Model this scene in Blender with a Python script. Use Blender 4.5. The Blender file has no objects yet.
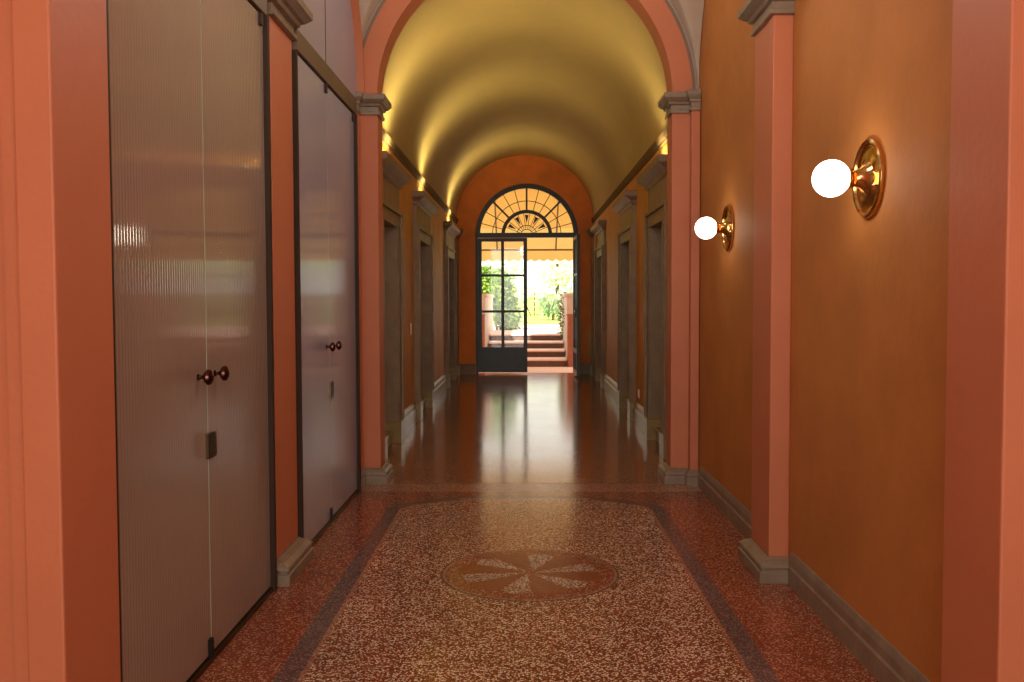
import bpy, bmesh, math, random
from mathutils import Vector, Matrix
random.seed(7)
SC = bpy.context.scene
COL = SC.collection
PI = math.pi

# ------------------------------------------------------------------ camera
F, VX, VY, CH = 940.0, 525.0, 300.0, 1.3
cam = bpy.data.cameras.new('camera')
cam.sensor_width = 36.0
cam.lens = F / 1024.0 * 36.0
cam.clip_start = 0.05
cam.clip_end = 400
camo = bpy.data.objects.new('camera', cam)
COL.objects.link(camo)
pitch = math.atan((341 - VY) / F)
yaw = math.atan((VX - 512) / F * math.cos(pitch))
camo.location = (0, 0, CH)
camo.rotation_euler = (Matrix.Rotation(yaw, 3, 'Z') @ Matrix.Rotation(PI / 2 - pitch, 3, 'X') @ Matrix.Rotation(-0.003, 3, 'Z')).to_euler()
SC.camera = camo

# ------------------------------------------------------------------ view + world + lights
SC.view_settings.view_transform = 'Standard'
SC.view_settings.look = 'None'
SC.view_settings.gamma = 1.0
SC.view_settings.use_curve_mapping = False
SC.view_settings.exposure = 0.68
SC.cycles.max_bounces = 9
SC.cycles.diffuse_bounces = 6
SC.cycles.glossy_bounces = 4
SC.cycles.transparent_max_bounces = 16
SC.cycles.sample_clamp_indirect = 6.0
SC.cycles.use_denoising = True

W = bpy.data.worlds.new('sky')
SC.world = W
W.use_nodes = True
wn = W.node_tree
bg = wn.nodes['Background']
bg.inputs['Color'].default_value = (1.0, 0.97, 0.88, 1)
bg.inputs['Strength'].default_value = 1.15

def lamp(name, kind, loc, rot, energy, color, **kw):
    l = bpy.data.lights.new(name, kind)
    l.energy = energy
    l.color = color
    for k, v in kw.items():
        setattr(l, k, v)
    o = bpy.data.objects.new(name, l)
    COL.objects.link(o)
    o.location = loc
    o.rotation_euler = rot
    return o

lamp('sun', 'SUN', (0, 20, 20), (math.radians(38), math.radians(-28), 0), 8.0, (1.0, 0.95, 0.85), angle=math.radians(1.0))
# unseen area light added at the doorway opening behind the camera, in place of daylight
lamp('doorway_daylight', 'AREA', (0, -3.35, 1.75), (PI / 2, 0, 0), 62, (1.0, 0.95, 0.86), shape='RECTANGLE', size=2.6, size_y=3.0)
# unseen fill lights added to brighten the two vault bays and the vestibule
for ly, lz, le in ((0.6, 2.6, 16), (3.45, 2.85, 17), (5.6, 3.45, 13)):
    lamp('ceiling_lamp', 'POINT', (0.03, ly, lz), (0, 0, 0), le, (1.0, 0.93, 0.84), shadow_soft_size=0.18)

# ------------------------------------------------------------------ materials
def lin(r, g, b):
    def f(c):
        c /= 255.0
        return c / 12.92 if c <= 0.04045 else ((c + 0.055) / 1.055) ** 2.4
    return (f(r), f(g), f(b), 1.0)

def newmat(name):
    m = bpy.data.materials.new(name)
    m.use_nodes = True
    return m, m.node_tree, m.node_tree.nodes['Principled BSDF']

def N(nt, t, **kw):
    n = nt.nodes.new(t)
    for k, v in kw.items():
        if hasattr(n, k) and k not in ('inputs',):
            try:
                setattr(n, k, v)
                continue
            except Exception:
                pass
        n.inputs[k].default_value = v
    return n

def ramp(nt, fac, stops, interp='LINEAR'):
    r = nt.nodes.new('ShaderNodeValToRGB')
    r.color_ramp.interpolation = interp
    while len(r.color_ramp.elements) < len(stops):
        r.color_ramp.elements.new(0.5)
    for e, (p, c) in zip(r.color_ramp.elements, stops):
        e.position = p
        e.color = c
    nt.links.new(fac, r.inputs[0])
    return r

def plain(name, col, rough=0.5, metal=0.0, var=0.12, scale=3.0, bump=0.0, bscale=60, spec=0.5, stretch=(1, 1, 1)):
    """surface with a soft procedural mottling of its own colour"""
    m, nt, b = newmat(name)
    tc = N(nt, 'ShaderNodeTexCoord')
    mp = N(nt, 'ShaderNodeMapping')
    mp.inputs['Scale'].default_value = stretch
    nt.links.new(tc.outputs['Object'], mp.inputs[0])
    no = N(nt, 'ShaderNodeTexNoise')
    no.inputs['Scale'].default_value = scale
    no.inputs['Detail'].default_value = 6
    no.inputs['Roughness'].default_value = 0.6
    nt.links.new(mp.outputs[0], no.inputs['Vector'])
    lo = tuple(c * (1 - var) for c in col[:3]) + (1,)
    hi = tuple(min(1, c * (1 + var)) for c in col[:3]) + (1,)
    r = ramp(nt, no.outputs[0], [(0.3, lo), (0.7, hi)])
    nt.links.new(r.outputs[0], b.inputs['Base Color'])
    b.inputs['Roughness'].default_value = rough
    b.inputs['Metallic'].default_value = metal
    b.inputs['Specular IOR Level'].default_value = spec
    if bump:
        n2 = N(nt, 'ShaderNodeTexNoise')
        n2.inputs['Scale'].default_value = bscale
        n2.inputs['Detail'].default_value = 4
        nt.links.new(mp.outputs[0], n2.inputs['Vector'])
        bp = N(nt, 'ShaderNodeBump')
        bp.inputs['Strength'].default_value = bump
        bp.inputs['Distance'].default_value = 0.01
        nt.links.new(n2.outputs[0], bp.inputs['Height'])
        nt.links.new(bp.outputs[0], b.inputs['Normal'])
    return m

def terrazzo(name, matrix, chips, scale=95.0, cover=0.6, rough=0.16, patch=0.12):
    """chips = list of colours; voronoi cells, part of them chips, the rest matrix"""
    m, nt, b = newmat(name)
    tc = N(nt, 'ShaderNodeTexCoord')
    v = N(nt, 'ShaderNodeTexVoronoi')
    v.voronoi_dimensions = '2D'
    v.inputs['Scale'].default_value = scale
    nt.links.new(tc.outputs['Object'], v.inputs['Vector'])
    sep = N(nt, 'ShaderNodeSeparateColor')
    nt.links.new(v.outputs['Color'], sep.inputs[0])
    stops = [(0.0, matrix)]
    n = len(chips)
    for i, c in enumerate(chips):
        stops.append((1 - cover + cover * i / n, c))
    rc = ramp(nt, sep.outputs[0], stops, 'CONSTANT')
    # chip interior vs joint
    d = N(nt, 'ShaderNodeMapRange')
    d.inputs['From Min'].default_value = 0.45
    d.inputs['From Max'].default_value = 0.62
    nt.links.new(v.outputs['Distance'], d.inputs['Value'])
    mix = N(nt, 'ShaderNodeMix')
    mix.data_type = 'RGBA'
    nt.links.new(d.outputs[0], mix.inputs[0])
    nt.links.new(rc.outputs[0], mix.inputs[6])
    mix.inputs[7].default_value = matrix
    # broad wear variation
    no = N(nt, 'ShaderNodeTexNoise')
    no.inputs['Scale'].default_value = 2.1
    no.inputs['Detail'].default_value = 5
    nt.links.new(tc.outputs['Object'], no.inputs['Vector'])
    rv = ramp(nt, no.outputs[0], [(0.3, (1 - patch,) * 3 + (1,)), (0.7, (1 + patch,) * 3 + (1,))])
    mu = N(nt, 'ShaderNodeMix')
    mu.data_type = 'RGBA'
    mu.blend_type = 'MULTIPLY'
    mu.inputs[0].default_value = 1
    nt.links.new(mix.outputs[2], mu.inputs[6])
    nt.links.new(rv.outputs[0], mu.inputs[7])
    nt.links.new(mu.outputs[2], b.inputs['Base Color'])
    rr = N(nt, 'ShaderNodeMapRange')
    rr.inputs['To Min'].default_value = rough * 0.8
    rr.inputs['To Max'].default_value = rough * 1.3
    nt.links.new(no.outputs[0], rr.inputs['Value'])
    nt.links.new(rr.outputs[0], b.inputs['Roughness'])
    b.inputs['Specular Tint'].default_value = lin(255, 208, 128)
    return m

def glow(name, col, strength):
    m, nt, b = newmat(name)
    b.inputs['Base Color'].default_value = (0.9, 0.9, 0.88, 1)
    b.inputs['Emission Color'].default_value = col
    b.inputs['Emission Strength'].default_value = strength
    b.inputs['Roughness'].default_value = 0.3
    return m

def clear_glass(name, tint=(1, 1, 1, 1), rough=0.03):
    m, nt, b = newmat(name)
    nt.nodes.remove(b)
    tr = N(nt, 'ShaderNodeBsdfTransparent')
    tr.inputs[0].default_value = tint
    gl = N(nt, 'ShaderNodeBsdfGlossy')
    gl.inputs['Roughness'].default_value = rough
    fr = N(nt, 'ShaderNodeFresnel')
    fr.inputs[0].default_value = 1.45
    mx = N(nt, 'ShaderNodeMixShader')
    nt.links.new(fr.outputs[0], mx.inputs[0])
    nt.links.new(tr.outputs[0], mx.inputs[1])
    nt.links.new(gl.outputs[0], mx.inputs[2])
    nt.links.new(mx.outputs[0], nt.nodes['Material Output'].inputs[0])
    return m

def fabric(name, col, trans):
    m, nt, b = newmat(name)
    tl = N(nt, 'ShaderNodeBsdfTranslucent')
    tl.inputs[0].default_value = trans
    tc = N(nt, 'ShaderNodeTexCoord')
    no = N(nt, 'ShaderNodeTexNoise')
    no.inputs['Scale'].default_value = 4
    nt.links.new(tc.outputs['Object'], no.inputs['Vector'])
    r = ramp(nt, no.outputs[0], [(0.3, tuple(c * .85 for c in col[:3]) + (1,)), (0.7, col)])
    nt.links.new(r.outputs[0], b.inputs['Base Color'])
    b.inputs['Roughness'].default_value = 0.9
    mx = N(nt, 'ShaderNodeMixShader')
    mx.inputs[0].default_value = 0.6
    nt.links.new(b.outputs[0], mx.inputs[1])
    nt.links.new(tl.outputs[0], mx.inputs[2])
    nt.links.new(mx.outputs[0], nt.nodes['Material Output'].inputs[0])
    return m

def leafmat(name, a, c):
    m, nt, b = newmat(name)
    oi = N(nt, 'ShaderNodeNewGeometry')
    r = ramp(nt, oi.outputs['Random Per Island'], [(0.0, a), (1.0, c)])
    nt.links.new(r.outputs[0], b.inputs['Base Color'])
    b.inputs['Roughness'].default_value = 0.5
    tl = N(nt, 'ShaderNodeBsdfTranslucent')
    nt.links.new(r.outputs[0], tl.inputs[0])
    mx = N(nt, 'ShaderNodeMixShader')
    mx.inputs[0].default_value = 0.45
    nt.links.new(b.outputs[0], mx.inputs[1])
    nt.links.new(tl.outputs[0], mx.inputs[2])
    nt.links.new(mx.outputs[0], nt.nodes['Material Output'].inputs[0])
    return m

M = {}
M['orange'] = plain('ochre_orange_plaster', lin(184, 120, 62), 0.7, var=0.13, scale=2.2, bump=0.25, bscale=25, spec=0.2)
M['ochre'] = plain('yellow_ochre_plaster', lin(218, 156, 76), 0.62, var=0.13, scale=2.2, bump=0.25, bscale=25)  # same plaster as the hall, uplight glow put into a lighter, yellower colour
M['coral'] = plain('coral_paint', lin(194, 115, 77), 0.55, var=0.05, scale=2.5, bump=0.15, bscale=30)
M['endred'] = plain('deep_orange_plaster', lin(236, 134, 40), 0.6, var=0.15, scale=3)
M['cream'] = plain('cream_vault_plaster', lin(198, 178, 122), 0.8, var=0.06, scale=1.5, bump=0.2, bscale=12)
M['white'] = plain('white_vault_plaster', lin(190, 172, 152), 0.8, var=0.05, scale=1.5)
M['stone'] = plain('grey_stone', lin(136, 118, 98), 0.38, var=0.22, scale=9, bump=0.2, bscale=40)
M['stonedark'] = plain('taupe_stone', lin(146, 124, 96), 0.5, var=0.2, scale=7, bump=0.2, bscale=40)
M['course'] = plain('matt_stone_course', lin(120, 100, 72), 0.85, var=0.15, scale=6, spec=0.15)
M['marble'] = plain('polished_grey_marble', lin(158, 136, 84), 0.3, var=0.2, scale=6)
M['greyline'] = plain('grey_painted_line', lin(135, 108, 92), 0.7, var=0.08)
M['frame'] = plain('dark_bronze_frame', lin(60, 44, 32), 0.6, metal=0.0, var=0.15, spec=0.2)
M['header'] = plain('bronze_header', lin(112, 92, 70), 0.5, metal=0.1, var=0.1)
M['doorwood'] = plain('grey_brown_door_wood', lin(140, 120, 96), 0.35, var=0.18, scale=5, stretch=(6, 6, 0.6))
M['iron'] = plain('dark_painted_door', lin(42, 35, 29), 0.4, var=0.2, scale=8)
M['brass'] = plain('polished_brass', lin(216, 170, 104), 0.13, metal=1.0, var=0.04)
M['bronze'] = plain('dark_bronze_knob', lin(92, 60, 52), 0.22, metal=1.0, var=0.05)
M['steel'] = plain('brushed_patch_metal', lin(92, 78, 62), 0.3, metal=1.0, var=0.1)
M['greenedge'] = plain('glass_edge', lin(170, 190, 160), 0.15, var=0.05)
M['switch'] = plain('white_plastic', lin(235, 225, 205), 0.4, var=0.02)
M['clear'] = clear_glass('window_glass')
M['amber'] = clear_glass('fanlight_glass', (1.0, 0.93, 0.78, 1), 0.35)
M['globe'] = glow('opal_globe', (1.0, 0.90, 0.72, 1), 7.0)
M['upglow'] = glow('uplight_lens', (1.0, 0.78, 0.36, 1), 30.0)
M['black'] = plain('black_metal', lin(28, 26, 24), 0.4, metal=0.4)
M['red_t'] = terrazzo('red_terrazzo', lin(128, 66, 46), [lin(152, 82, 58), lin(104, 54, 40), lin(184, 128, 100), lin(124, 68, 50), lin(200, 156, 126)], scale=150, cover=0.62, rough=0.15)
M['white_t'] = terrazzo('speckled_terrazzo', lin(122, 66, 42), [lin(152, 80, 48), lin(90, 56, 42), lin(218, 190, 160), lin(158, 104, 76), lin(242, 222, 196)], scale=140, cover=0.84, rough=0.15)
M['dark_t'] = terrazzo('grey_border_terrazzo', lin(92, 72, 70), [lin(128, 104, 100), lin(86, 68, 68), lin(112, 88, 84), lin(140, 118, 110)], scale=130, cover=0.7, rough=0.2)
M['pale_t'] = terrazzo('pale_line_terrazzo', lin(150, 100, 78), [lin(176, 130, 104), lin(134, 88, 68), lin(186, 146, 120)], scale=130, cover=0.7, rough=0.2)
M['hall_t'] = terrazzo('brown_corridor_terrazzo', lin(152, 102, 70), [lin(168, 112, 78), lin(134, 88, 60), lin(178, 128, 94), lin(146, 96, 68)], scale=110, cover=0.6, rough=0.13)
M['petal'] = terrazzo('orange_petal_terrazzo', lin(132, 70, 42), [lin(144, 78, 48), lin(120, 62, 38)], scale=130, cover=0.5, rough=0.2)
M['fan'] = terrazzo('white_petal_terrazzo', lin(120, 76, 58), [lin(200, 178, 156), lin(146, 110, 90), lin(215, 198, 180), lin(160, 126, 104)], scale=125, cover=0.85, rough=0.2)
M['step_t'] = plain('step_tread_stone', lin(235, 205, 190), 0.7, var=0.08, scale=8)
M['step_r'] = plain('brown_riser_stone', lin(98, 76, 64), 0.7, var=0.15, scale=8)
M['gravel'] = plain('pink_gravel', lin(232, 200, 185), 0.9, var=0.1, scale=20)
M['brick'] = plain('reddish_pier', lin(158, 96, 70), 0.8, var=0.15, scale=12)
M['parapet'] = plain('weathered_parapet_stone', lin(206, 186, 168), 0.8, var=0.15, scale=5)
M['lawn'] = plain('lawn_grass', lin(150, 185, 80), 0.9, var=0.2, scale=6, bump=0.6, bscale=60)
M['soil'] = plain('brown_earth_edge', lin(150, 130, 90), 0.95, var=0.2, scale=8)
M['awning'] = fabric('cream_awning_canvas', lin(212, 176, 116), lin(222, 180, 100))
M['bark'] = plain('bark', lin(110, 84, 62), 0.9, var=0.2, scale=12)
M['leafA'] = leafmat('fresh_green_leaves', lin(58, 105, 26), lin(160, 190, 70))
M['leafB'] = leafmat('pale_green_leaves', lin(210, 220, 180), lin(245, 248, 228))  # garden haze is put into this whitened leaf colour
M['leafC'] = leafmat('grey_green_leaves', lin(140, 165, 130), lin(215, 225, 190))
M['leafD'] = leafmat('dark_ivy_leaves', lin(70, 95, 60), lin(150, 165, 120))
M['closet'] = plain('closet_plaster', lin(190, 180, 175), 0.8)

# frosted fluted glass: satin surface, grey body
def frosted(name, col, rough, trans):
    m, nt, b = newmat(name)
    b.inputs['Base Color'].default_value = col
    b.inputs['Roughness'].default_value = rough
    b.inputs['Specular IOR Level'].default_value = 0.5
    b.inputs['IOR'].default_value = 2.1
    b.inputs['Transmission Weight'].default_value = trans
    tc = N(nt, 'ShaderNodeTexCoord')
    no = N(nt, 'ShaderNodeTexNoise')
    no.inputs['Scale'].default_value = 2.0
    nt.links.new(tc.outputs['Object'], no.inputs['Vector'])
    r = ramp(nt, no.outputs[0], [(0.3, tuple(c * .92 for c in col[:3]) + (1,)), (0.7, col)])
    nt.links.new(r.outputs[0], b.inputs['Base Color'])
    return m
M['fluted'] = frosted('fluted_frosted_glass', lin(156, 136, 122), 0.06, 0.0)
M['satin'] = frosted('satin_frosted_glass', lin(172, 172, 190), 0.10, 0.0)
M['lunette'] = frosted('frosted_lunette_glass', lin(158, 156, 170), 0.3, 0.0)

# ------------------------------------------------------------------ mesh helpers
class MB:
    def __init__(s):
        s.v = []; s.f = []; s.smooth = []
    def add(s, vs, fs, smooth=False):
        o = len(s.v)
        s.v += [tuple(p) for p in vs]
        s.f += [tuple(i + o for i in f) for f in fs]
        s.smooth += [smooth] * len(fs)
        return s
    def box(s, x0, x1, y0, y1, z0, z1):
        if x0 > x1: x0, x1 = x1, x0
        if y0 > y1: y0, y1 = y1, y0
        if z0 > z1: z0, z1 = z1, z0
        vs = [(x0, y0, z0), (x1, y0, z0), (x1, y1, z0), (x0, y1, z0), (x0, y0, z1), (x1, y0, z1), (x1, y1, z1), (x0, y1, z1)]
        return s.add(vs, [(0, 3, 2, 1), (4, 5, 6, 7), (0, 1, 5, 4), (1, 2, 6, 5), (2, 3, 7, 6), (3, 0, 4, 7)])
    def rings(s, x0, x1, y0, y1, prof, sides=(1, 1, 1, 1)):
        """stack of rectangles widened by an offset: prof = [(z, off)]; sides = -x,+x,-y,+y"""
        vs = []
        for z, o in prof:
            a, b, c, d = x0 - o * sides[0], x1 + o * sides[1], y0 - o * sides[2], y1 + o * sides[3]
            vs += [(a, c, z), (b, c, z), (b, d, z), (a, d, z)]
        fs = [(0, 3, 2, 1)]
        n = len(prof)
        for i in range(n - 1):
            for k in range(4):
                a = i * 4 + k; b = i * 4 + (k + 1) % 4
                fs.append((a, b, b + 4, a + 4))
        t = (n - 1) * 4
        fs.append((t, t + 1, t + 2, t + 3))
        return s.add(vs, fs)
    def extr(s, poly, ax, a0, a1, smooth=False):
        """extrude a 2-D polygon along axis 'x','y','z'"""
        def P(p, a):
            if ax == 'x': return (a, p[0], p[1])
            if ax == 'y': return (p[0], a, p[1])
            return (p[0], p[1], a)
        n = len(poly)
        vs = [P(p, a0) for p in poly] + [P(p, a1) for p in poly]
        fs = [tuple(range(n)), tuple(reversed(range(n, 2 * n)))]
        s.add(vs, fs)
        s.f = s.f
        fs2 = [(i, i + n, (i + 1) % n + n, (i + 1) % n) for i in range(n)]
        o = len(s.v) - 2 * n
        s.f += [tuple(i + o for i in f) for f in fs2]
        s.smooth += [smooth] * n
        return s
    def ringarc(s, cx, cz, r0, r1, y0, y1, a0=0, a1=PI, n=48):
        """annular arch in the XZ plane, thick along Y"""
        vs = []
        for i in range(n + 1):
            a = a0 + (a1 - a0) * i / n
            c, t = math.cos(a), math.sin(a)
            for r in (r0, r1):
                for y in (y0, y1):
                    vs.append((cx + r * c, y, cz + r * t))
        fs = []
        for i in range(n):
            b = i * 4; e = b + 4
            fs += [(b, b + 2, e + 2, e), (b + 1, e + 1, e + 3, b + 3), (b, e, e + 1, b + 1), (b + 2, b + 3, e + 3, e + 2)]
        fs += [(0, 1, 3, 2), (n * 4, n * 4 + 2, n * 4 + 3, n * 4 + 1)]
        return s.add(vs, fs)
    def bar(s, p, q, w, d=None):
        """square bar from p to q"""
        p = Vector(p); q = Vector(q)
        t = (q - p).normalized()
        up = Vector((0, 1, 0)) if abs(t.y) < 0.9 else Vector((0, 0, 1))
        a = t.cross(up).normalized() * w / 2
        b = t.cross(a).normalized() * (d or w) / 2
        vs = [p - a - b, p + a - b, p + a + b, p - a + b, q - a - b, q + a - b, q + a + b, q - a + b]
        return s.add(vs, [(0, 3, 2, 1), (4, 5, 6, 7), (0, 1, 5, 4), (1, 2, 6, 5), (2, 3, 7, 6), (3, 0, 4, 7)])
    def lathe(s, prof, origin, axis, n=40):
        """prof = [(r, d)] swept about an axis direction from origin"""
        o = Vector(origin); ax = Vector(axis).normalized()
        u = ax.orthogonal().normalized(); w = ax.cross(u)
        vs = []
        for r, d in prof:
            for k in range(n):
                a = 2 * PI * k / n
                vs.append(o + ax * d + (u * math.cos(a) + w * math.sin(a)) * r)
        fs = []
        for i in range(len(prof) - 1):
            for k in range(n):
                fs.append((i * n + k, i * n + (k + 1) % n, (i + 1) * n + (k + 1) % n, (i + 1) * n + k))
        fs.append(tuple(reversed(range(n))))
        fs.append(tuple(range((len(prof) - 1) * n, len(prof) * n)))
        return s.add(vs, fs, True)
    def build(s, name, mat, parent=None, bevel=0.0):
        me = bpy.data.meshes.new(name)
        me.from_pydata(s.v, [], s.f)
        me.materials.append(M[mat] if isinstance(mat, str) else mat)
        me.polygons.foreach_set('use_smooth', s.smooth)
        me.update()
        bm = bmesh.new(); bm.from_mesh(me)
        bmesh.ops.recalc_face_normals(bm, faces=bm.faces)
        bm.to_mesh(me); bm.free()
        o = bpy.data.objects.new(name, me)
        COL.objects.link(o)
        if parent:
            o.parent = parent
            pl = parent
            while pl:
                o_l = pl.location
                me.transform(Matrix.Translation(-o_l))
                pl = pl.parent
        if bevel:
            b = o.modifiers.new('bevel', 'BEVEL')
            b.width = bevel; b.segments = 2; b.limit_method = 'ANGLE'
        if any(s.smooth):
            try:
                me.set_sharp_from_angle(angle=math.radians(40))
            except Exception:
                pass
        return o

def thing(name, label, cat, loc, group=None):
    o = bpy.data.objects.new(name, None)
    o.empty_display_size = 0.1
    COL.objects.link(o)
    o.location = loc
    o['label'] = label; o['category'] = cat; o['kind'] = 'thing'
    if group: o['group'] = group
    return o

def tag(o, label, cat, group=None, kind=None):
    o['label'] = label; o['category'] = cat
    if group: o['group'] = group
    o['kind'] = kind or 'thing'
    return o

def struct(o, label=None):
    o['kind'] = 'structure'
    if label: o['label'] = label
    return o

def copy_tree(o, loc, label=None):
    c = o.copy(); COL.objects.link(c); c.location = loc
    if label: c['label'] = label
    for ch in o.children:
        d = ch.copy(); COL.objects.link(d); d.parent = c
        for g in ch.children:
            e = g.copy(); COL.objects.link(e); e.parent = d
    return c

# ------------------------------------------------------------------ key dimensions
XR, XL = 1.216, -1.14            # hall wall on the right, glass plane on the left
SPR = 2.71                      # springing line of the hall vaults
YA0, YA1 = 6.62, 6.84           # the red arch
CW0, CW1 = -1.19, 1.19          # corridor walls
CC = (CW0 + CW1) / 2
CR = (CW1 - CW0) / 2
CSP = 2.70                      # springing of corridor vault
YE0, YE1 = 16.45, 16.75         # end wall
TOP = 4.3

# ------------------------------------------------------------------ floor
def slab(name, mat, x0, x1, y0, y1, z0, z1):
    return MB().box(x0, x1, y0, y1, z0, z1).build(name, mat)
struct(slab('floor', 'red_t', -2.3, 2.3, -3.6, 6.33, -0.2, 0.0), 'red speckled terrazzo floor of the front hall')
struct(slab('floor', 'pale_t', -1.5, 1.5, 6.33, 6.62, -0.2, 0.0), 'pale terrazzo threshold band under the red arch')
struct(slab('floor', 'hall_t', -1.9, 1.9, 6.62, YE1, -0.2, 0.0), 'polished brown terrazzo floor of the corridor')

def panel_poly(e):
    """outline of the speckled panel, grown by e"""
    hw, y0 = 0.765 + e, 1.2 - e
    pts = [(-hw, y0), (hw, y0), (hw, 5.78 + e * 0.5)]
    # concave corner sweep up to the far edge
    x1, y1, x2, y2 = hw, 5.80 + e * 0.5, 0.44 + e * 0.2, 6.04 + e
    for i in range(1, 9):
        t = i / 8
        pts.append((x1 + (x2 - x1) * t, y1 + (y2 - y1) * (t ** 0.6)))
    pts.append((0.41 + e * 0.2, 6.10 + e))
    pts += [(-x, y) for x, y in reversed(pts[3:])] + [(-hw, 5.78 + e * 0.5)]
    return pts
struct(MB().extr(panel_poly(0.10), 'z', -0.05, 0.0008).build('trim_1', 'dark_t'), 'dark grey terrazzo border strip around the speckled floor panel')
struct(MB().extr(panel_poly(0.018), 'z', -0.05, 0.0014).build('trim_2', 'pale_t'), 'thin pale inlaid line inside the grey border')
struct(MB().extr(panel_poly(0.0), 'z', -0.05, 0.0020).build('trim_3', 'white_t'), 'white speckled terrazzo floor panel')
struct(slab('trim_4', 'dark_t', -1.02, 1.02, 6.612, 6.622, -0.05, 0.0008), 'thin dark joint across the floor')

# medallion
MC = (0.02, 4.42)
med = thing('floor_medallion', 'round flower medallion inlaid in the speckled terrazzo floor panel', 'floor inlay', (MC[0], MC[1], 0))
def circ(r, n=64, c=MC):
    return [(c[0] + r * math.cos(2 * PI * i / n), c[1] + r * math.sin(2 * PI * i / n)) for i in range(n)]
MB().extr(circ(0.425), 'z', -0.04, 0.0026).build('outer_ring', 'dark_t', med)
MB().extr(circ(0.413), 'z', -0.04, 0.0032).build('pale_ring', 'pale_t', med)
MB().extr(circ(0.402), 'z', -0.04, 0.0038).build('field', 'red_t', med)
MB().extr(circ(0.345), 'z', -0.04, 0.0042).build('petal_field', 'red_t', med)
for k in range(6):
    for w, mt, r1, nm in ((0.0, 'petal', 0.345, 'orange_petal'), (30, 'fan', 0.325, 'white_petal')):
        a = math.radians(k * 60 + 48 + w)
        pts = [(MC[0] + 0.02 * math.cos(a - .3), MC[1] + 0.02 * math.sin(a - .3))]
        hwid = math.radians(15.0 if mt == 'petal' else 13.0)
        for i in range(9):
            t = -1 + 2 * i / 8
            rr = r1 - 0.03 * t * t
            pts.append((MC[0] + rr * math.cos(a + hwid * t), MC[1] + rr * math.sin(a + hwid * t)))
        MB().extr(pts, 'z', 0.0, 0.0048).build(nm, mt, med)

# ------------------------------------------------------------------ walls of the hall
struct(MB().box(XR, 1.8, 2.40, 6.62, 0, TOP).build('wall_right', 'orange'), 'ochre orange plaster wall of the front hall')
struct(MB().box(1.24, 2.3, 2.30, 2.40, 0, TOP).box(1.9, 2.3, -3.5, 2.3, 0, TOP).build('wall_right_front', 'coral'))
struct(MB().box(-2.3, -1.9, -3.5, 2.30, 0, TOP).box(-2.3, -1.24, 2.30, 2.40, 0, TOP).build('wall_left_front', 'coral'))
struct(MB().box(-2.3, -1.75, 2.40, 6.62, 0, TOP).build('wall_left', 'closet'))
struct(MB().box(-2.3, -1.35, -3.6, -3.4, 0, TOP).box(1.35, 2.3, -3.6, -3.4, 0, TOP).box(-1.35, 1.35, -3.6, -3.4, 3.3, TOP).build('wall_back', 'orange'))
struct(MB().box(-2.3, 2.3, -3.6, 6.9, TOP, TOP + 0.2).build('ceiling_roof', 'cream'))  # unseen slab added over the hall to keep sky light out
# vestibule ceiling behind the camera
struct(MB().box(-1.9, 1.9, -3.4, 2.40, 3.75, 3.9).build('ceiling_vestibule', 'white'))
# piers behind the left pilasters, deep reveals either side of the glass
for i, (a, b) in enumerate([(2.40, 2.56), (4.33, 4.70), (6.38, 6.62)]):
    struct(MB().box(-1.75, -1.21, a, b, 0, TOP).build('wall_left_pier', 'coral'))

# baseboards, right
BP = [(0, 0), (-0.018, 0), (-0.018, 0.08), (-0.012, 0.088), (-0.012, 0.12), (-0.004, 0.148), (0, 0.152)]
def baseboard(name, x, y0, y1, sgn, mat='stone', h=1.0):
    poly = [(x + sgn * -p[0] * -1 if False else x + (-1 if sgn > 0 else 1) * abs(p[0]), p[1] * h) for p in BP]
    return struct(MB().extr(poly, 'y', y0, y1).build(name, mat))
baseboard('baseboard_right', XR, 2.61, 4.255, 1)
baseboard('baseboard_right', XR, 4.705, 6.49, 1)

# ------------------------------------------------------------------ pilasters
BASEP = [(0, .052), (.052, .052), (.056, .044), (.066, .044), (.070, .050), (.084, .048), (.094, .036), (.100, .030), (.106, .012), (.112, .006)]
CAPP = [(2.598, .004), (2.600, .018), (2.620, .020), (2.624, .006), (2.656, .008), (2.660, .026), (2.676, .032), (2.680, .046), (2.696, .064), (2.700, .070), (2.732, .072), (2.738, .055)]
def pilaster(label, x0, x1, y0, y1, sides, group='coral pilasters of the front hall'):
    t = thing('pilaster', label, 'pilaster', ((x0 + x1) / 2, (y0 + y1) / 2, 0), group)
    MB().box(x0, x1, y0, y1, 0.11, 2.582).build('shaft', 'coral', t, bevel=0.006)
    MB().rings(x0, x1, y0, y1, BASEP, sides).build('base', 'stone', t, bevel=0.003)
    MB().rings(x0, x1, y0, y1, [(z - .018, o) for z, o in CAPP], sides).build('capital', 'stone', t, bevel=0.003)
    return t
pilaster('coral pilaster on grey stone base between the two brass globe sconces', 1.123, XR, 4.31, 4.65, (1, 0, 1, 1))
pilaster('coral pilaster on grey stone base between the two pairs of frosted glass doors', -1.21, -1.144, 4.275, 4.67, (0, 1.4, 1.4, 0.5))
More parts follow.
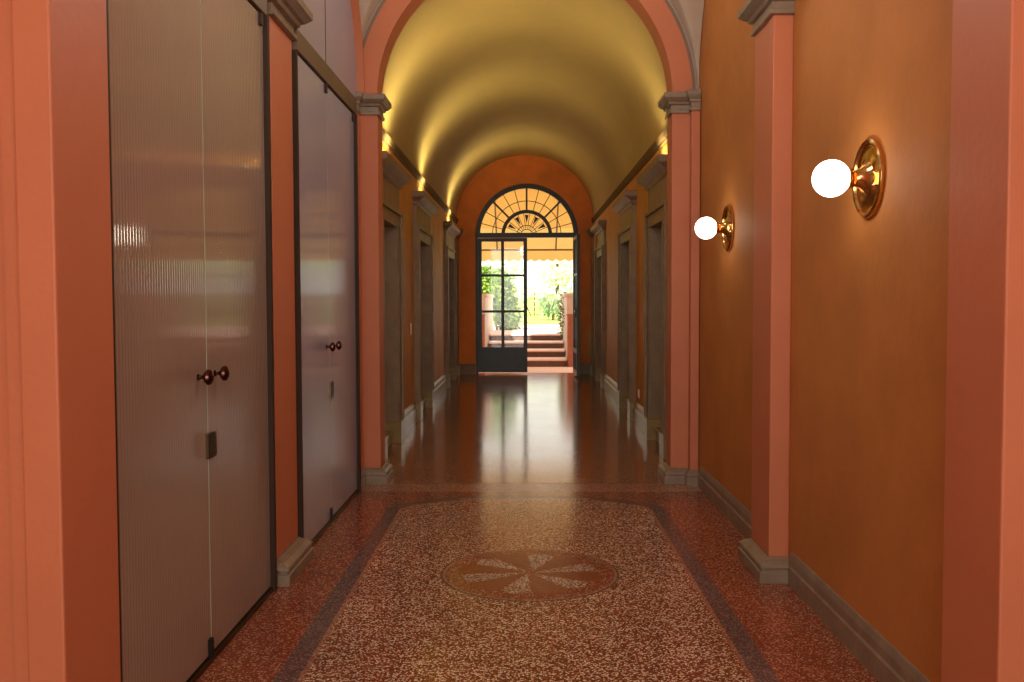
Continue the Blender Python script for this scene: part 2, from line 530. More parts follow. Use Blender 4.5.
# nearest pair at the picture edges: plain, with a second step behind
def near_pil(label, sgn):
    X = lambda v: v * sgn
    t = thing('pilaster', label, 'pilaster', (X(1.2), 2.4, 0), 'coral pilasters of the front hall')
    e0, e1 = (1.141, 2.56) if sgn > 0 else (1.128, 2.565)
    MB().box(X(e0), X(1.236 if sgn > 0 else 1.222), 2.25, e1, 0.11, 2.60).build('shaft', 'coral', t, bevel=0.006)
    a, b = sorted((X(e0), X(1.236 if sgn > 0 else 1.222)))
    sd = (1, 0, 1, 1) if sgn > 0 else (0, 1, 1, 1)
    MB().rings(a, b, 2.25, e1, BASEP, sd).build('base', 'stone', t)
    MB().rings(a, b, 2.25, e1, CAPP, sd).build('capital', 'stone', t)
    return t
near_pil('large plain coral pilaster cut by the right edge of the picture', 1)
near_pil('large plain coral pilaster cut by the left edge, beside the fluted glass door', -1)
for sgn, lb in ((1, 'right'), (-1, 'left')):
    struct(MB().box(sgn * (1.236 if sgn > 0 else 1.222), sgn * 1.262, 2.27, 2.30, 0, 3.75).build('wall_%s_front_fillet' % lb, 'coral'))

# ------------------------------------------------------------------ red arch at the end of the hall
arch = thing('red_arch', 'red coral round arch spanning the passage where the corridor begins', 'arch', (0, YA0, 0))
AI, AO = 1.027, 1.165
MB().ringarc(0, SPR, AI, AO, YA0 - 0.02, YA1).build('arch_ring', 'coral', arch)
MB().ringarc(0, SPR, AO, AO + 0.022, YA0 - 0.022, YA0 + 0.05).build('painted_edge', 'greyline', arch)
CAPA = [(z - 0.005, o) for z, o in CAPP]
def arch_leg(sgn, nm):
    a, b = sorted((sgn * AI, sgn * 1.21))
    y0, y1 = YA0, YA1
    sd = (1, 0, 1, 1) if sgn > 0 else (0, 1, 1, 1)
    jm = MB().box(a, b, y0, y1, 0.11, 2.60).build('jamb', 'coral', arch, bevel=0.005)
    MB().rings(a, b, y0, y1, BASEP, sd).build('base', 'stone', jm, bevel=0.003)
    MB().rings(a, b, y0, y1, [(z, o * 0.85) for z, o in CAPA], sd).build('capital', 'stone', jm, bevel=0.003)
for sg in (1, -1): arch_leg(sg, '')
def corner_pil(label, sgn, y0):
    a, b = sorted((sgn * 1.15, sgn * 1.21))
    t = thing('pilaster', label, 'pilaster', ((a + b) / 2, 6.56, 0), 'coral pilasters of the front hall')
    sd = (1, 0, 1, 0) if sgn > 0 else (0, 1, 1, 0)
    MB().box(a, b, y0, 6.612, 0.11, 2.60).build('shaft', 'coral', t, bevel=0.004)
    P = [(z, o * 0.55) for z, o in BASEP]; Q = [(z, o * 0.5) for z, o in CAPP]
    MB().rings(a, b, y0, 6.612, P, sd).build('base', 'stone', t)
    MB().rings(a, b, y0, 6.612, Q, sd).build('capital', 'stone', t)
corner_pil('narrow coral corner pilaster right of the red arch foot', 1, 6.54)
corner_pil('narrow coral corner pilaster left of the red arch foot by the glass door', -1, 6.54)
# wall above the arch, both faces
def diaphragm(name, y0, y1, r, hw, mat):
    poly = [(-hw, SPR), (-r, SPR)]
    for i in range(1, 48):
        a = PI - PI * i / 48
        poly.append((r * math.cos(a), SPR + r * math.sin(a)))
    poly += [(r, SPR), (hw, SPR), (hw, TOP), (-hw, TOP)]
    return struct(MB().extr(poly, 'y', y0, y1).build(name, mat))
diaphragm('wall_arch', YA0 + 0.002, YA1 + 0.05, AO, 1.75, 'white')

# ------------------------------------------------------------------ groin vaults of the hall
def groin(name, y0, y1, hw=1.21, inner=0):
    yc, ry = (y0 + y1) / 2, (y1 - y0) / 2
    n = 56
    us = [-math.cos(PI * i / n) for i in range(n + 1)]
    vs = []
    for u in us:
        for w in us:
            h1 = math.sqrt(max(0, 1 - u * u)) * hw * 0.99
            h2 = math.sqrt(max(0, 1 - w * w)) * ry
            vs.append((u * hw, yc + w * ry, SPR + max(h1, h2)))
    fs = [(i * (n + 1) + j, (i + 1) * (n + 1) + j, (i + 1) * (n + 1) + j + 1, i * (n + 1) + j + 1) for i in range(n) for j in range(n)]
    return struct(MB().add(vs, fs, True).build(name, 'white'), 'white plaster cross vault of the front hall')
groin('ceiling', 4.67, YA0)
groin('ceiling', 2.56, 4.36)
for y0, y1 in ((2.27, 2.56), (4.36, 4.67)):
    t = MB().ringarc(0, 2.742, 1.136, 1.30, y0, y1).build('transverse_arch', 'coral')
    tag(t, 'coral transverse arch of the hall vault over the %s pilasters' % ('nearest' if y0 < 3 else 'middle'), 'arch')

# ------------------------------------------------------------------ left glass fronts
def lunette_curve(yc, r, n=40):
    return [(yc - r * math.cos(PI * i / n), SPR + r * math.sin(PI * i / n)) for i in range(n + 1)]
def yz_ring(mb, yc, r0, r1, x0, x1, n=40):
    vs = []
    for i in range(n + 1):
        a = PI * i / n
        for r in (r0, r1):
            for x in (x0, x1):
                vs.append((x, yc - r * math.cos(a), SPR + r * math.sin(a)))
    fs = []
    for i in range(n):
        b = i * 4; e = b + 4
        fs += [(b, b + 2, e + 2, e), (b + 1, e + 1, e + 3, b + 3), (b, e, e + 1, b + 1), (b + 2, b + 3, e + 3, e + 2)]
    fs += [(0, 1, 3, 2), (n * 4, n * 4 + 2, n * 4 + 3, n * 4 + 1)]
    return mb.add(vs, fs)

def glass_leaf(label, y0, y1, knob_y, hinge_low_y, far=False):
    """one frameless fluted leaf with knob, lock plate half and patch fittings"""
    t = thing('glass_door', label, 'glass door', (XL, (y0 + y1) / 2, 0), 'fluted frosted glass doors on the left')
    z0, z1 = 0.025, 2.535
    pitch_f, amp = 0.0205, (0.0005 if y0 < 4.5 else 0.0002)
    n = int((y1 - y0) / pitch_f * 8)
    mb = MB(); vs = []
    for i in range(n + 1):
        y = y0 + (y1 - y0) * i / n
        x = XL + amp * math.cos(2 * PI * (y - y0) / pitch_f)
        vs += [(x, y, z0), (x, y, z1)]
    fs = [(2 * i, 2 * i + 2, 2 * i + 3, 2 * i + 1) for i in range(n)]
    mb.add(vs, fs, True)
    xb = XL - 0.010
    mb.add([(xb, y0, z0), (xb, y1, z0), (xb, y1, z1), (xb, y0, z1)], [(0, 1, 2, 3)])
    mb.build('glass_pane', 'fluted' if y0 < 4.5 else 'satin', t)
    e = MB()
    for ye in (y0, y1):
        e.box(xb, XL + amp, ye - 0.0008, ye + 0.0008, z0, z1)
    e.build('polished_edge', 'greenedge', t)
    k = MB().lathe([(.012, 0), (.012, .004), (.007, .006), (.007, .018), (.012, .022), (.022, .027), (.028, .036), (.026, .045), (.014, .052), (.004, .054)], (XL + 0.002, knob_y, 1.035), (1, 0, 0), 28).build('knob', 'bronze', t)
    return t
def patch(mb, y, z, w=.03, h=.05, d=.012):
    mb.box(XL - .02, XL + d, y - w / 2, y + w / 2, z - h / 2, z + h / 2)

def glass_front(idx, ya, ym, yb, labels, k1, k2, fr_label):
    l1 = glass_leaf(labels[0], ya + 0.026, ym - 0.0025, k1, 0)
    l2 = glass_leaf(labels[1], ym + 0.0025, yb - 0.035, k2, 0)
    p = MB(); patch(p, ym + 0.012, 0.78, .085, .088); p.build('lock_plate', 'steel', l2)
    p = MB(); patch(p, ym - 0.022, 0.05, .03, .07); p.build('floor_bolt', 'black', l1)
    for l, y in ((l1, ym - .05), (l2, yb - .08)):
        p = MB(); patch(p, y, 2.51, .03, .05, .014); p.build('top_clamp', 'frame', l)
    f = thing('door_frame', fr_label, 'door frame', (XL - .02, ym, 0), 'bronze frames of the glass doors')
    MB().box(XL - .03, XL + (.003 if idx == 1 else .010), ya, ya + .024, 0, 2.545).build('post', 'frame', f, bevel=.002)
    MB().box(XL - .03, XL + .022, yb - .032, yb, 0, 2.545).build('post', 'frame', f, bevel=.002)
    MB().box(XL - .03, XL + .014, ya, yb, 2.545, 2.65).build('header_beam', 'header', f, bevel=.003)
    MB().box(XL - .03, XL + .012, ya + .024, yb - .032, 0, .02).build('floor_rail', 'steel', f)

glass_front(1, 2.57, 3.345, 4.165,
            ('fluted frosted glass door leaf nearest the camera, beside the left edge pilaster', 'fluted frosted glass door leaf with square lock plate, ending at the middle left pilaster'),
            3.245, 3.42, 'dark bronze frame with header around the nearest pair of glass doors')
glass_front(2, 4.71, 5.46, 6.34,
            ('pale lavender glass door leaf just beyond the middle left pilaster', 'pale lavender glass door leaf right before the red arch'),
            5.36, 5.54, 'dark bronze frame with header around the farther pair of glass doors')

def lunette(label, y0, y1):
    yc, r = (y0 + y1) / 2, (y1 - y0) / 2
    t = thing('lunette_window', label, 'window', (XL, yc, 2.65), 'frosted lunettes above the glass doors')
    poly = [(yc - r, 2.652)] + lunette_curve(yc, r * 0.985) + [(yc + r, 2.652)]
    MB().extr(poly, 'x', XL - .03, XL - .02).build('frosted_pane', 'lunette', t)
    MB().box(XL - .02, XL - .017, yc - .11, yc - .106, 2.652, SPR + r * .97).build('pane_joint', 'steel', t)
    mb = MB(); yz_ring(mb, yc, r * 0.968, r * 1.0, XL - .03, XL + .03)
    mb.build('coral_moulding', 'coral', t)
lunette('frosted half-round window pane above the farther glass doors', 4.69, 6.60)
lunette('frosted half-round window pane above the nearest glass doors', 2.57, 4.34)

# ------------------------------------------------------------------ brass wall sconces
def sconce(label, y):
    z = 1.724
    t = thing('wall_sconce', label, 'wall lamp', (XR, y, z), 'brass globe sconces on the right wall')
    ax = (-1, 0, 0)
    MB().lathe([(.138, 0), (.140, .006), (.138, .014), (.131, .019), (.123, .016), (.119, .008), (.105, .006), (.075, .008), (.060, .012)], (XR, y, z), ax, 64).build('back_plate', 'brass', t)
    MB().lathe([(.060, .010), (.056, .014), (.044, .022), (.034, .038), (.029, .056), (.034, .066), (.036, .070), (.036, .082)], (XR, y, z), ax, 48).build('socket_cup', 'brass', t)
    pr = []
    for i in range(1, 24):
        a = PI * i / 24
        pr.append((.065 * math.sin(a), .137 - .065 * math.cos(a)))
    MB().lathe(pr, (XR, y, z), ax, 48).build('glass_globe', 'globe', t)
    return t
sconce('brass wall sconce with lit white globe, the larger one right of the middle pilaster', 3.345)
sconce('brass wall sconce with lit white globe, the smaller farther one near the red arch', 5.63)

# ------------------------------------------------------------------ corridor shell
def corr_wall(name, x0, x1, openings, mat):
    mb = MB(); y = YA1
    for a, b in openings:
        mb.box(x0, x1, y, a, 0, CSP)
        mb.box(x0, x1, a, b, 1.99, CSP)
        y = b
    mb.box(x0, x1, y, YE0, 0, CSP)
    return struct(mb.build(name, mat))
LD = [(7.40, 8.72), (10.05, 11.60), (13.85, 15.5)]     # outer extents of left surrounds
RD = [(7.62, 8.90), (10.08, 11.45), (13.8, 15.2)]
JW = 0.24
lo = [(a + JW - .02, b - JW + .02) for a, b in LD]; ro = [(a + JW - .02, b - JW + .02) for a, b in RD]
corr_wall('wall_corridor_left', -1.7, CW0, lo, 'ochre')
corr_wall('wall_corridor_right', CW1, 1.73, ro, 'ochre')
struct(MB().box(-2.0, -1.7, YA1, YE0, 0, TOP).box(1.73, 2.0, YA1, YE0, 0, TOP).build('wall_corridor_outer', 'orange'))

# barrel vault
mb = MB(); n = 64; vs = []
for y in (YA1, YE0):
    for i in range(n + 1):
        a = PI * i / n
        vs.append((CC + CR * math.cos(a), y, CSP + CR * 0.94 * math.sin(a)))
fs = [(i, i + 1, i + 1 + n + 1, i + n + 1) for i in range(n)]
struct(mb.add(vs, fs, True).build('ceiling', 'cream'), 'cream plaster barrel vault over the corridor')
struct(MB().box(-2.3, 2.3, YA1, YE1, TOP, TOP + .2).build('ceiling_roof', 'cream'))  # unseen slab added above the corridor vault to block sky light
# string course under the vault
for sg, x, nm in ((1, CW1, 'trim_6'), (-1, CW0, 'trim_7')):
    P = [(0, 2.625), (.010, 2.63), (.014, 2.65), (.022, 2.66), (.030, 2.685), (.034, 2.703), (.0, 2.71)]
    struct(MB().extr([(x - sg * p, z) for p, z in P], 'y', YA1 + .01, YE0).build(nm, 'course'), 'stone string course below the corridor vault')
# baseboards between doors
def corr_base(x, sg, ds, side):
    y = YA1 + 0.08
    for a, b in list(ds) + [(YE0, None)]:
        if a - y > 0.1:
            poly = [(x - sg * o, z) for o, z in ((0, 0), (.03, 0), (.03, .13), (.02, .145), (.02, .185), (.006, .21), (0, .215))]
            struct(MB().extr(poly, 'y', y, a - 0.012).build('baseboard_%s' % side, 'marble'))
        if b: y = b + 0.012
corr_base(CW1, 1, RD, 'right'); corr_base(CW0, -1, LD, 'left')

# ------------------------------------------------------------------ stone door surrounds
def doorway(label, sg, x, y0, y1):
    t = thing('stone_doorway', label, 'doorway', (x, (y0 + y1) / 2, 0), 'stone doorways along the corridor')
    def bx(mb, d0, d1, a, b, z0, z1):
        return mb.box(x + sg * -d0, x + sg * -d1, a, b, z0, z1)
    e = 0.0
    for (a, b, inner) in ((y0, y0 + JW, 1), (y1 - JW, y1, -1)):
        m = MB()
        bx(m, -0.25, .045, a, b, .20, 1.96)
        # raised outer fillet and inner bead
        oa, ob = (a, a + .05) if inner > 0 else (b - .05, b)
        bx(m, .045, .065, oa, ob, .20, 2.07)
        ia, ib = (b - .05, b - .02) if inner > 0 else (a + .02, a + .05)
        bx(m, .045, .055, ia, ib, .20, 1.96)
        m.build('jamb', 'stonedark', t, bevel=.003)
        p = MB()
        xa, xb = sorted((x + sg * .25, x - sg * .065))
        p.rings(xa, xb, a + .012, b - .012, [(0, .014), (.12, .014), (.13, .008), (.185, .008), (.2, 0)], (0 if sg > 0 else 0, 0, 1, 1))
        p.build('plinth', 'marble', t, bevel=.003)
    m = MB()
    bx(m, -0.25, .045, y0 + JW, y1 - JW, 1.96, 2.10)
    bx(m, 0.0, .045, y0, y0 + JW, 1.96, 2.10)
    bx(m, 0.0, .045, y1 - JW, y1, 1.96, 2.10)
    bx(m, .045, .068, y0 - .005, y1 + .005, 2.07, 2.10)
    m.build('lintel', 'stonedark', t, bevel=.003)
    m = MB(); bx(m, 0, .035, y0 + .03, y1 - .03, 2.10, 2.315); m.build('frieze', 'stonedark', t)
    CP = [(2.315, .035), (2.33, .055), (2.355, .058), (2.37, .08), (2.395, .115), (2.402, .12), (2.45, .125), (2.458, .115)]
    xa, xb = (x - .005, x + .02) if sg > 0 else (x - .02, x + .005)
    m = MB().rings(xa, xb, y0 + .05, y1 - .05, [(z, o) for z, o in CP], (1, 0, 1, 1) if sg > 0 else (0, 1, 1, 1))
    m.build('cornice', 'stonedark', t, bevel=.002)
    # leaf set back in the opening
    m = MB(); xo = .10
    bx(m, -xo - .04, -xo, y0 + JW, y1 - JW, .13, 1.96)
    leaf = m.build('door_leaf', 'doorwood', t)
    yc = (y0 + y1) / 2
    m = MB()
    for pa, pb in ((y0 + JW + .07, yc - .04), (yc + .04, y1 - JW - .07)):
        for za, zb in ((.25, .85), (.95, 1.82)):
            # frame moulding of a panel
            bx(m, -xo, -xo + .012, pa, pb, za, za + .03); bx(m, -xo, -xo + .012, pa, pb, zb - .03, zb)
            bx(m, -xo, -xo + .012, pa, pa + .03, za + .03, zb - .03); bx(m, -xo, -xo + .012, pb - .03, pb, za + .03, zb - .03)
    m.build('panel_moulding', 'doorwood', leaf)
    m = MB(); bx(m, -.25, -.02, y0 + JW, y1 - JW, 0, .12); bx(m, -.02, .0, y0 + JW, y1 - JW, .095, .12)
    m.build('threshold_step', 'marble', t, bevel=.004)
    return t
names = ['nearest, just beyond the red arch', 'second from the red arch', 'farthest, beside the end wall']
for (a, b), nm in zip(LD, names): doorway('taupe stone doorway with cornice on the left corridor wall, ' + nm, -1, CW0, a, b)
for (a, b), nm in zip(RD, names): doorway('taupe stone doorway with cornice on the right corridor wall, ' + nm, 1, CW1, a, b)

# ------------------------------------------------------------------ uplights on the door cornices (left)
def uplight(label, sg, x, y, z, energy):
    t = thing('uplight', label, 'uplight', (x - sg * .06, y, z), 'small uplights on the door cornices')
    m = MB().box(x - sg * .012, x - sg * .075, y - .20, y + .20, z + .001, z + .02).box(x - sg * .070, x - sg * .075, y - .20, y + .20, z + .02, z + .045)
    m.build('housing', 'black', t)
    MB().box(x - sg * .020, x - sg * .066, y - .18, y + .18, z + .0205, z + .028).build('lens', 'upglow', t)
    lamp('uplight_beam', 'SPOT', (x - sg * .11, y, z + .05), (0, PI + math.radians(-14 * sg), 0), energy, (1.0, 0.78, 0.32), spot_size=math.radians(150), spot_blend=1.0, shadow_soft_size=0.09)
for (a, b), nm in zip(LD, ('nearest', 'second', 'farthest')):
    uplight('lit black uplight on top of the %s left corridor doorway' % nm, -1, CW0, (a + b) / 2, 2.459, 30)
uplight('small uplight on top of the nearest right corridor doorway', 1, CW1, (RD[0][0] + RD[0][1]) / 2 - .2, 2.459, 8)

# switch and socket
tag(MB().rings(CW0 - .001, CW0 + .008, 9.72, 9.79, [(.94, 0), (.945, .002), (1.055, .002), (1.06, 0)], (0, 1, 1, 1)).box(CW0 + .01, CW0 + .014, 9.74, 9.77, .98, 1.02).build('light_switch', 'switch'), 'small white light switch on the left corridor wall between two doorways', 'switch')
tag(MB().rings(CW1 - .008, CW1 + .001, 9.78, 9.85, [(.27, 0), (.275, .002), (.355, .002), (.36, 0)], (1, 0, 1, 1)).box(CW1 - .014, CW1 - .01, 9.80, 9.83, .30, .33).build('wall_socket', 'switch'), 'small white socket low on the right corridor wall between two doorways', 'socket')

# ------------------------------------------------------------------ end wall with arched doorway
DX = 0.035; DR = 0.90; DZ = 2.425
poly = [(-2.3, 0), (DX - DR, 0), (DX - DR, DZ)]
for i in range(1, 40):
    a = PI - PI * i / 40
    poly.append((DX + DR * math.cos(a), DZ + DR * math.sin(a)))
poly += [(DX + DR, DZ), (DX + DR, 0), (2.3, 0), (2.3, 6), (-2.3, 6)]
struct(MB().extr(poly, 'y', YE0, YE1).build('wall_end', 'endred'), 'deep orange end wall around the arched garden doorway')
for a, b in ((CW0 + .0, DX - DR - .01), (DX + DR + .01, CW1)):
    struct(MB().extr([(YE0, 0), (YE0 - .02, 0), (YE0 - .02, .15), (YE0 - .005, .18), (YE0, .18)], 'x', a, b).build('baseboard_end', 'stonedark'))
# corner pilaster strips at the end
for sg, x, nm in ((-1, CW0, 'left'), (1, CW1, 'right')):
    t = thing('stone_corner_strip', 'slim taupe stone corner strip with capital at the %s end of the corridor' % nm, 'pilaster', (x, 16.3, 0), 'stone corner strips at the end wall')
    a, b = sorted((x, x - sg * .035))
    MB().box(a, b, 16.20, 16.42, .22, 2.36).build('shaft', 'stonedark', t)
    sd = (1, 0, 1, 0) if sg > 0 else (0, 1, 1, 0)
    MB().rings(a, b, 16.20, 16.42, [(0, .03), (.17, .03), (.2, .01), (.22, 0)], sd).build('base', 'marble', t)
    MB().rings(a, b, 16.20, 16.42, [(2.36, .0), (2.39, .02), (2.43, .04), (2.47, .08), (2.52, .085), (2.53, .05)], sd).build('capital', 'stonedark', t)
tag(MB().rings(CW1 - .10, CW1 - .03, YE0 - .05, YE0 - .001, [(.30, 0), (.305, .004), (.745, .004), (.75, 0)], (1, 1, 1, 0)).build('wall_box', plain('yellow_box', lin(214, 150, 60), .5)), 'narrow pale yellow box low on the end wall right of the open door', 'wall box')  # yellow patch on the end wall, modelled as a shallow block

# arched frame + fanlight
fw = thing('fanlight_window', 'dark half-round fanlight with radiating bars above the garden doors', 'window', (DX, YE0 + .05, 2.43), None)
y0, y1 = YE0 + .0, YE0 + .08
MB().ringarc(DX, DZ, .815, .897, y0, y1).build('outer_arch', 'iron', fw)
MB().box(DX - .90, DX + .90, y0 - .02, y1, 2.385, 2.47).build('transom', 'iron', fw, bevel=.004)
zf = 2.47
MB().ringarc(DX, DZ, .385, .445, y0 + .01, y1 - .01, a0=.11, a1=PI - .11).build('inner_arch', 'iron', fw)
def pol(r, deg): return (DX + r * math.cos(math.radians(deg)), YE0 + .04, DZ + r * math.sin(math.radians(deg)))
for d in (45, 90, 135):
    MB().bar(pol(.44, d), pol(.82, d), .032, .04).build('main_bar', 'iron', fw)
m = MB()
for d in (15, 30, 60, 75, 105, 120, 150, 165):
    m.bar(pol(.44, d), pol(.82, d), .012, .02)
m.ringarc(DX, DZ, .594, .606, YE0 + .03, YE0 + .05, a0=.08, a1=PI - .08)
m.build('glazing_bars', 'iron', fw)
m = MB()
for d in (22, 38, 53, 67, 82, 98, 113, 127, 142, 158):
    m.bar(pol(.10, d), pol(.39, d), .010, .02)
for r in (.10, .17):
    m.ringarc(DX, DZ, r, r + .012, YE0 + .03, YE0 + .05, a0=.3, a1=PI - .3)
m.build('sunburst_bars', 'iron', fw)
m = MB()
for d in (30, 60, 90, 120, 150):
    a = math.radians(d)
    def pp(r, dd): q = pol(r, d + dd); return (q[0], q[2])
    m.extr([pp(.36, -5.5), pp(.36, 5.5), pp(.21, 0)], 'y', YE0 + .03, YE0 + .05)
m.build('arrow_spikes', 'iron', fw)
gp = [(DX + .82 * math.cos(PI * i / 40), DZ + .82 * math.sin(PI * i / 40)) for i in range(2, 39)]
MB().extr(gp, 'y', YE0 + .045, YE0 + .049).build('glass', 'amber', fw)

fr = thing('arched_frame', 'dark upright frame posts of the arched garden doorway', 'door frame', (DX, YE0 + .04, 0))
for sg in (-1, 1):
    MB().box(DX + sg * .855, DX + sg * .897, y0, y1, 0, 2.385).build('post', 'iron', fr, bevel=.003)

def leaf_parts(t, w, T):
    """door leaf in local (u along width, d depth, z); T maps to world"""
    H0, H1 = .03, 2.38
    def bx(m, u0, u1, d0, d1, z0, z1):
        vs = []
        for z in (z0, z1):
            for (u, d) in ((u0, d0), (u1, d0), (u1, d1), (u0, d1)):
                vs.append(T(u, d, z))
        return m.add(vs, [(0, 3, 2, 1), (4, 5, 6, 7), (0, 1, 5, 4), (1, 2, 6, 5), (2, 3, 7, 6), (3, 0, 4, 7)])
    s = .065
    bx(MB(), 0, s, 0, .05, H0, H1).build('stile', 'iron', t, bevel=.003)
    bx(MB(), w - s, w, 0, .05, H0, H1).build('stile', 'iron', t, bevel=.003)
    bx(MB(), s, w - s, 0, .05, H1 - .06, H1).build('top_rail', 'iron', t)
    bx(MB(), s, w - s, 0, .05, H0, .10).build('bottom_rail', 'iron', t)
    bx(MB(), s, w - s, 0, .05, .40, .475).build('lock_rail', 'iron', t)
    m = bx(MB(), s, w - s, .015, .035, .10, .40)
    for k in range(1, 7):
        u = s + (w - 2 * s) * k / 7
        bx(m, u - .008, u + .008, .008, .042, .10, .40)
    m.build('kick_panel', 'iron', t)
    bx(MB(), w / 2 - .026, w / 2 + .026, .008, .042, .475, H1 - .06).build('mullion', 'iron', t)
    for z in (1.10, 1.73):
        bx(MB(), s, w - s, .012, .038, z - .02, z + .02).build('glazing_bar', 'iron', t)
    bx(MB(), s, w - s, .022, .026, .475, H1 - .06).build('glass', 'clear', t)
    return bx
t = thing('glazed_door', 'closed dark glazed garden door leaf of six panes with solid bottom panel', 'door', (DX - .85, YE0 + .02, 0), 'pair of garden door leaves')
bx = leaf_parts(t, .86, lambda u, d, z: (DX - .853 + u, YE0 + .015 + d, z))
bx(MB(), .815, .84, -.03, 0, 1.0, 1.16).build('handle', 'iron', t)
t = thing('glazed_door', 'dark glazed garden door leaf standing open inward against the right side', 'door', (DX + .85, YE0 - .02, 0), 'pair of garden door leaves')
aa = math.radians(-88.5)
ox, oy = DX + .853, YE0 - .005
def TT(u, d, z):
    # u runs from hinge into the corridor
    c, s_ = math.cos(aa), math.sin(aa)
    return (ox + u * c * 1.0 - d * 1.0, oy + u * s_, z)
bx = leaf_parts(t, .86, TT)
bx(MB(), .81, .835, .05, .08, 1.0, 1.16).build('handle', 'iron', t)

# ------------------------------------------------------------------ outside
struct(slab('ground', 'gravel', -12, 12, YE1, 18.4, -.3, -.01))
SX0, SX1 = -.78, .82
ys = [18.4, 19.15, 19.95, 20.75]
st = thing('garden_steps', 'four broad garden steps with pale treads and brown risers beyond the doorway', 'steps', (0, 18.4, 0))
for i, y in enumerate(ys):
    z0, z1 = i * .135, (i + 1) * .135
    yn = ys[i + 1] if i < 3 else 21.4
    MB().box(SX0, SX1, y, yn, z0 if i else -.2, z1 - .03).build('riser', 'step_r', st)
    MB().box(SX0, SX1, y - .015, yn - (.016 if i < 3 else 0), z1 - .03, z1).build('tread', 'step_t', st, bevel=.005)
struct(MB().box(-12, 12, 21.4, 29.5, -.3, .535).build('path', 'gravel'))
# sloping lawn
vs = []; nx, ny = 24, 20
for j in range(ny + 1):
    y = 29.0 + 31 * j / ny
    for i in range(nx + 1):
        x = -20 + 40 * i / nx
        edge = 29.5 + 0.5 * math.sin(x * .9)
        zz = .50 + .10 * min(1, max(0, (y - 29.3) / 1.0)) + max(0, y - 30) * .035 + .08 * math.sin(x * .7 + y * .3)
        vs.append((x, y, zz))
fs = [(j * (nx + 1) + i, j * (nx + 1) + i + 1, (j + 1) * (nx + 1) + i + 1, (j + 1) * (nx + 1) + i) for j in range(ny) for i in range(nx)]
o = MB().add(vs, fs, True).build('lawn', 'lawn'); tag(o, 'sunlit green lawn sloping up behind the garden path', 'grass', kind='stuff')
o = MB().box(-12, 12, 29.3, 29.9, .535, .62).build('earth_edge', 'soil'); struct(o)

# parapet walls and piers by the steps
def parapet(label, x0, x1, y0, y1, h):
    t = thing('parapet_wall', label, 'wall', ((x0 + x1) / 2, y0, 0), 'parapets beside the garden steps')
    MB().box(x0, x1, y0, y1, -.2, h - .06).build('masonry', 'parapet', t)
    MB().box(x0 - .03, x1 + .03, y0 - .03, y1 + .03, h - .06, h).build('coping', 'parapet', t, bevel=.01)
parapet('weathered pale stone parapet left of the garden steps', -1.15, -.80, 18.75, 23.5, 1.43)
parapet('weathered pale stone parapet right of the garden steps', .84, 1.2, 18.75, 23.0, 1.43)
for sg, x0, x1, nm in ((-1, -.95, -.80, 'left'), (1, .84, .97, 'right')):
    t = thing('stair_pier', 'reddish stone pier at the foot of the steps on the %s' % nm, 'pier', ((x0 + x1) / 2, 18.5, 0), 'piers at the foot of the garden steps')
    MB().box(x0, x1, 18.32, 18.70, -.05, .98).build('pier_body', 'brick', t)
    MB().box(x0 - .01, x1 + .01, 18.31, 18.71, .98, 1.02).build('pier_cap', 'brick', t, bevel=.005)

# awning
aw = thing('awning', 'cream canvas awning with scalloped valance over the garden doorway', 'awning', (0, 16.8, 3.7))
W0, W1 = -2.6, 2.6
AY0, AZ0, AY1, AZ1 = YE1 + .02, 3.62, 18.9, 2.30
m = MB(); nseg = 40; vs = []
for i in range(nseg + 1):
    x = W0 + (W1 - W0) * i / nseg
    for k in range(9):
        s = k / 8
        vs.append((x, AY0 + (AY1 - AY0) * s, AZ0 + (AZ1 - AZ0) * s - .04 * math.sin(PI * s)))
fs = [(i * 9 + k, (i + 1) * 9 + k, (i + 1) * 9 + k + 1, i * 9 + k + 1) for i in range(nseg) for k in range(8)]
m.add(vs, fs, True).build('canopy', 'awning', aw)
m = MB(); vs = []; n = 260
for i in range(n + 1):
    x = W0 + (W1 - W0) * i / n
    dr = .19 + .035 * abs(math.sin(PI * (x - W0) / .17))
    yy = AY1 + .012 * math.sin(x * 11)
    vs += [(x, yy, AZ1 + .01), (x, yy + .008, AZ1 - dr)]
m.add(vs, [(2 * i, 2 * i + 2, 2 * i + 3, 2 * i + 1) for i in range(n)], True).build('valance', 'awning', aw)
MB().bar((W0, AY1 - .02, AZ1), (W1, AY1 - .02, AZ1), .03).build('front_rail', 'bark', aw)
for x in (-1.6, -.55, .62, 1.7):
    MB().bar((x, AY0, AZ0 - .12), (x, AY1 - .04, AZ1 - .01), .028).build('support_arm', 'bark', aw)

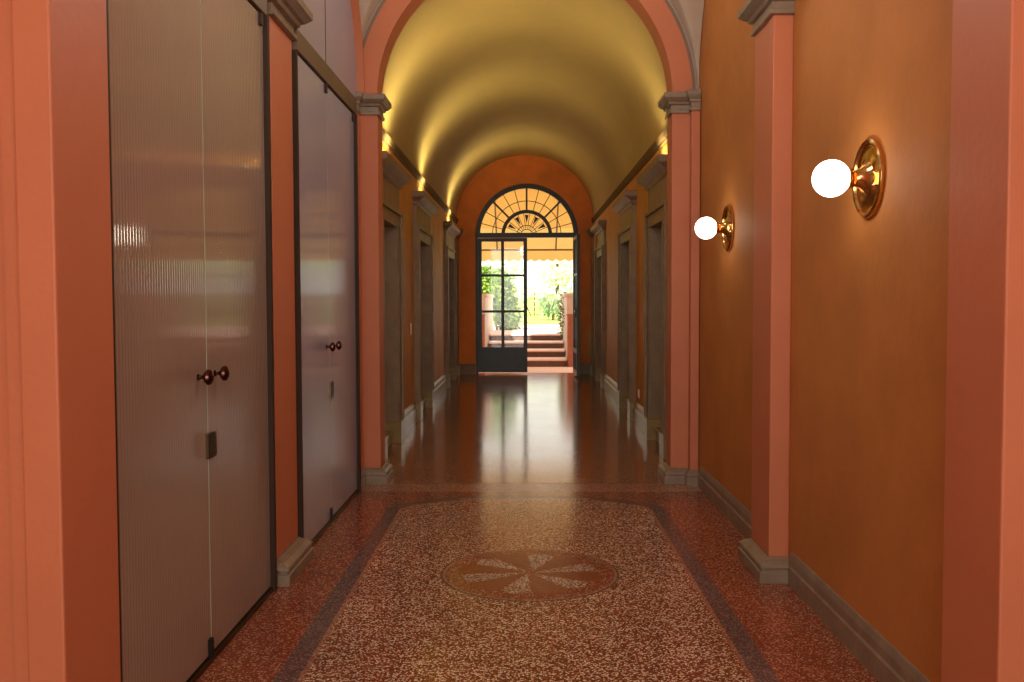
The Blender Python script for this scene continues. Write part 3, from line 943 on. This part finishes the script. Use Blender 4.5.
# planting
def foliage(mb, c, r, n, size, flat=1.0, fn=None):
    for i in range(n):
        while True:
            p = Vector((random.uniform(-1, 1), random.uniform(-1, 1), random.uniform(-1, 1)))
            l = p.length
            if l <= 1 and (l > .55 or random.random() < .35): break
        bump = 1 + .18 * math.sin(5 * p.x + 3 * p.z + c[0]) * math.cos(4 * p.y + 2 * p.z)
        q = Vector((c[0] + p.x * r[0] * bump, c[1] + p.y * r[1] * bump, c[2] + p.z * r[2] * bump))
        d = Vector((random.gauss(0, 1), random.gauss(0, 1), random.gauss(0, .6))).normalized()
        u = d.orthogonal().normalized() * size * .32 * random.uniform(.7, 1.2)
        d = d * size * random.uniform(.7, 1.3)
        w = d.cross(u).normalized() * size * .08
        mb.add([q, q + d * .5 + u + w, q + d, q + d * .5 - u + w], [(0, 1, 2, 3)])
    return mb
def plant(name, label, cat, x, y, z, blobs, mat, n, size, group, stem=True):
    t = thing(name, label, cat, (x, y, z), group)
    m = MB()
    for bx_, by_, bz_, rx, ry, rz in blobs:
        foliage(m, (x + bx_, y + by_, z + bz_), (rx, ry, rz), n, size)
    m.build('foliage', mat, t)
    s = MB()
    for bx_, by_, bz_, rx, ry, rz in blobs:
        s.bar((x + bx_ * .2, y, z - .1), (x + bx_, y + by_, z + bz_), .05)
    s.build('stem', 'bark', t)
    return t
plant('shrub', 'dense bright green shrub seen through the closed glazed door leaf', 'shrub', -.62, 24.2, .5,
      [(0, 0, .95, .42, .5, .62), (-.35, .2, 1.15, .4, .4, .5), (.15, 0, .45, .35, .4, .45)], 'leafA', 1300, .13, 'garden planting')
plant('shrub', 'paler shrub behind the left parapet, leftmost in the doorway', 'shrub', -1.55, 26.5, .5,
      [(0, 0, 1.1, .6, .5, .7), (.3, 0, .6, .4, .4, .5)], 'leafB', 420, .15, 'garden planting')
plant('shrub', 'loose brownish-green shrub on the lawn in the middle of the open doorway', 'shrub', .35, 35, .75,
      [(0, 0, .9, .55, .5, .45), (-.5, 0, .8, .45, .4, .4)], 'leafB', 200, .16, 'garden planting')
def spiky(label, x, y, z, n, L):
    t = thing('spiky_plant', label, 'plant', (x, y, z), 'garden planting')
    m = MB()
    for k in range(n):
        a = random.uniform(0, 2 * PI); el = random.uniform(.2, 1.4); l = L * random.uniform(.6, 1.1)
        h = Vector((random.uniform(-.45, .45), random.uniform(-.3, .3), random.uniform(0, .5)))
        b0 = Vector((x, y, z)) + h
        d = Vector((math.cos(a) * math.cos(el), math.sin(a) * math.cos(el), math.sin(el)))
        sd = d.cross(Vector((0, 0, 1))).normalized() * .035
        mid = b0 + d * l * .6; tip = b0 + d * l - Vector((0, 0, l * .25))
        m.add([b0 - sd * .6, b0 + sd * .6, mid + sd, tip, mid - sd], [(0, 1, 2, 4), (2, 3, 4)])
    m.build('leaves', 'leafC', t)
    MB().bar((x, y, z - .15), (x, y, z + .45), .1).build('stem', 'bark', t)
spiky('pale spiky-leaved plant on the lawn in the right half of the open doorway', .95, 31.5, .66, 170, .75)
spiky('pale spiky-leaved plant on the lawn farther back beside the right parapet', 1.55, 34.5, .8, 120, .8)
iv = MB(); foliage(iv, (.86, 21.0, 1.0), (.10, 1.2, .5), 420, .09)
iv = iv.build('ivy', 'leafD'); tag(iv, 'grey-green ivy hanging over the right parapet by the steps', 'ivy')
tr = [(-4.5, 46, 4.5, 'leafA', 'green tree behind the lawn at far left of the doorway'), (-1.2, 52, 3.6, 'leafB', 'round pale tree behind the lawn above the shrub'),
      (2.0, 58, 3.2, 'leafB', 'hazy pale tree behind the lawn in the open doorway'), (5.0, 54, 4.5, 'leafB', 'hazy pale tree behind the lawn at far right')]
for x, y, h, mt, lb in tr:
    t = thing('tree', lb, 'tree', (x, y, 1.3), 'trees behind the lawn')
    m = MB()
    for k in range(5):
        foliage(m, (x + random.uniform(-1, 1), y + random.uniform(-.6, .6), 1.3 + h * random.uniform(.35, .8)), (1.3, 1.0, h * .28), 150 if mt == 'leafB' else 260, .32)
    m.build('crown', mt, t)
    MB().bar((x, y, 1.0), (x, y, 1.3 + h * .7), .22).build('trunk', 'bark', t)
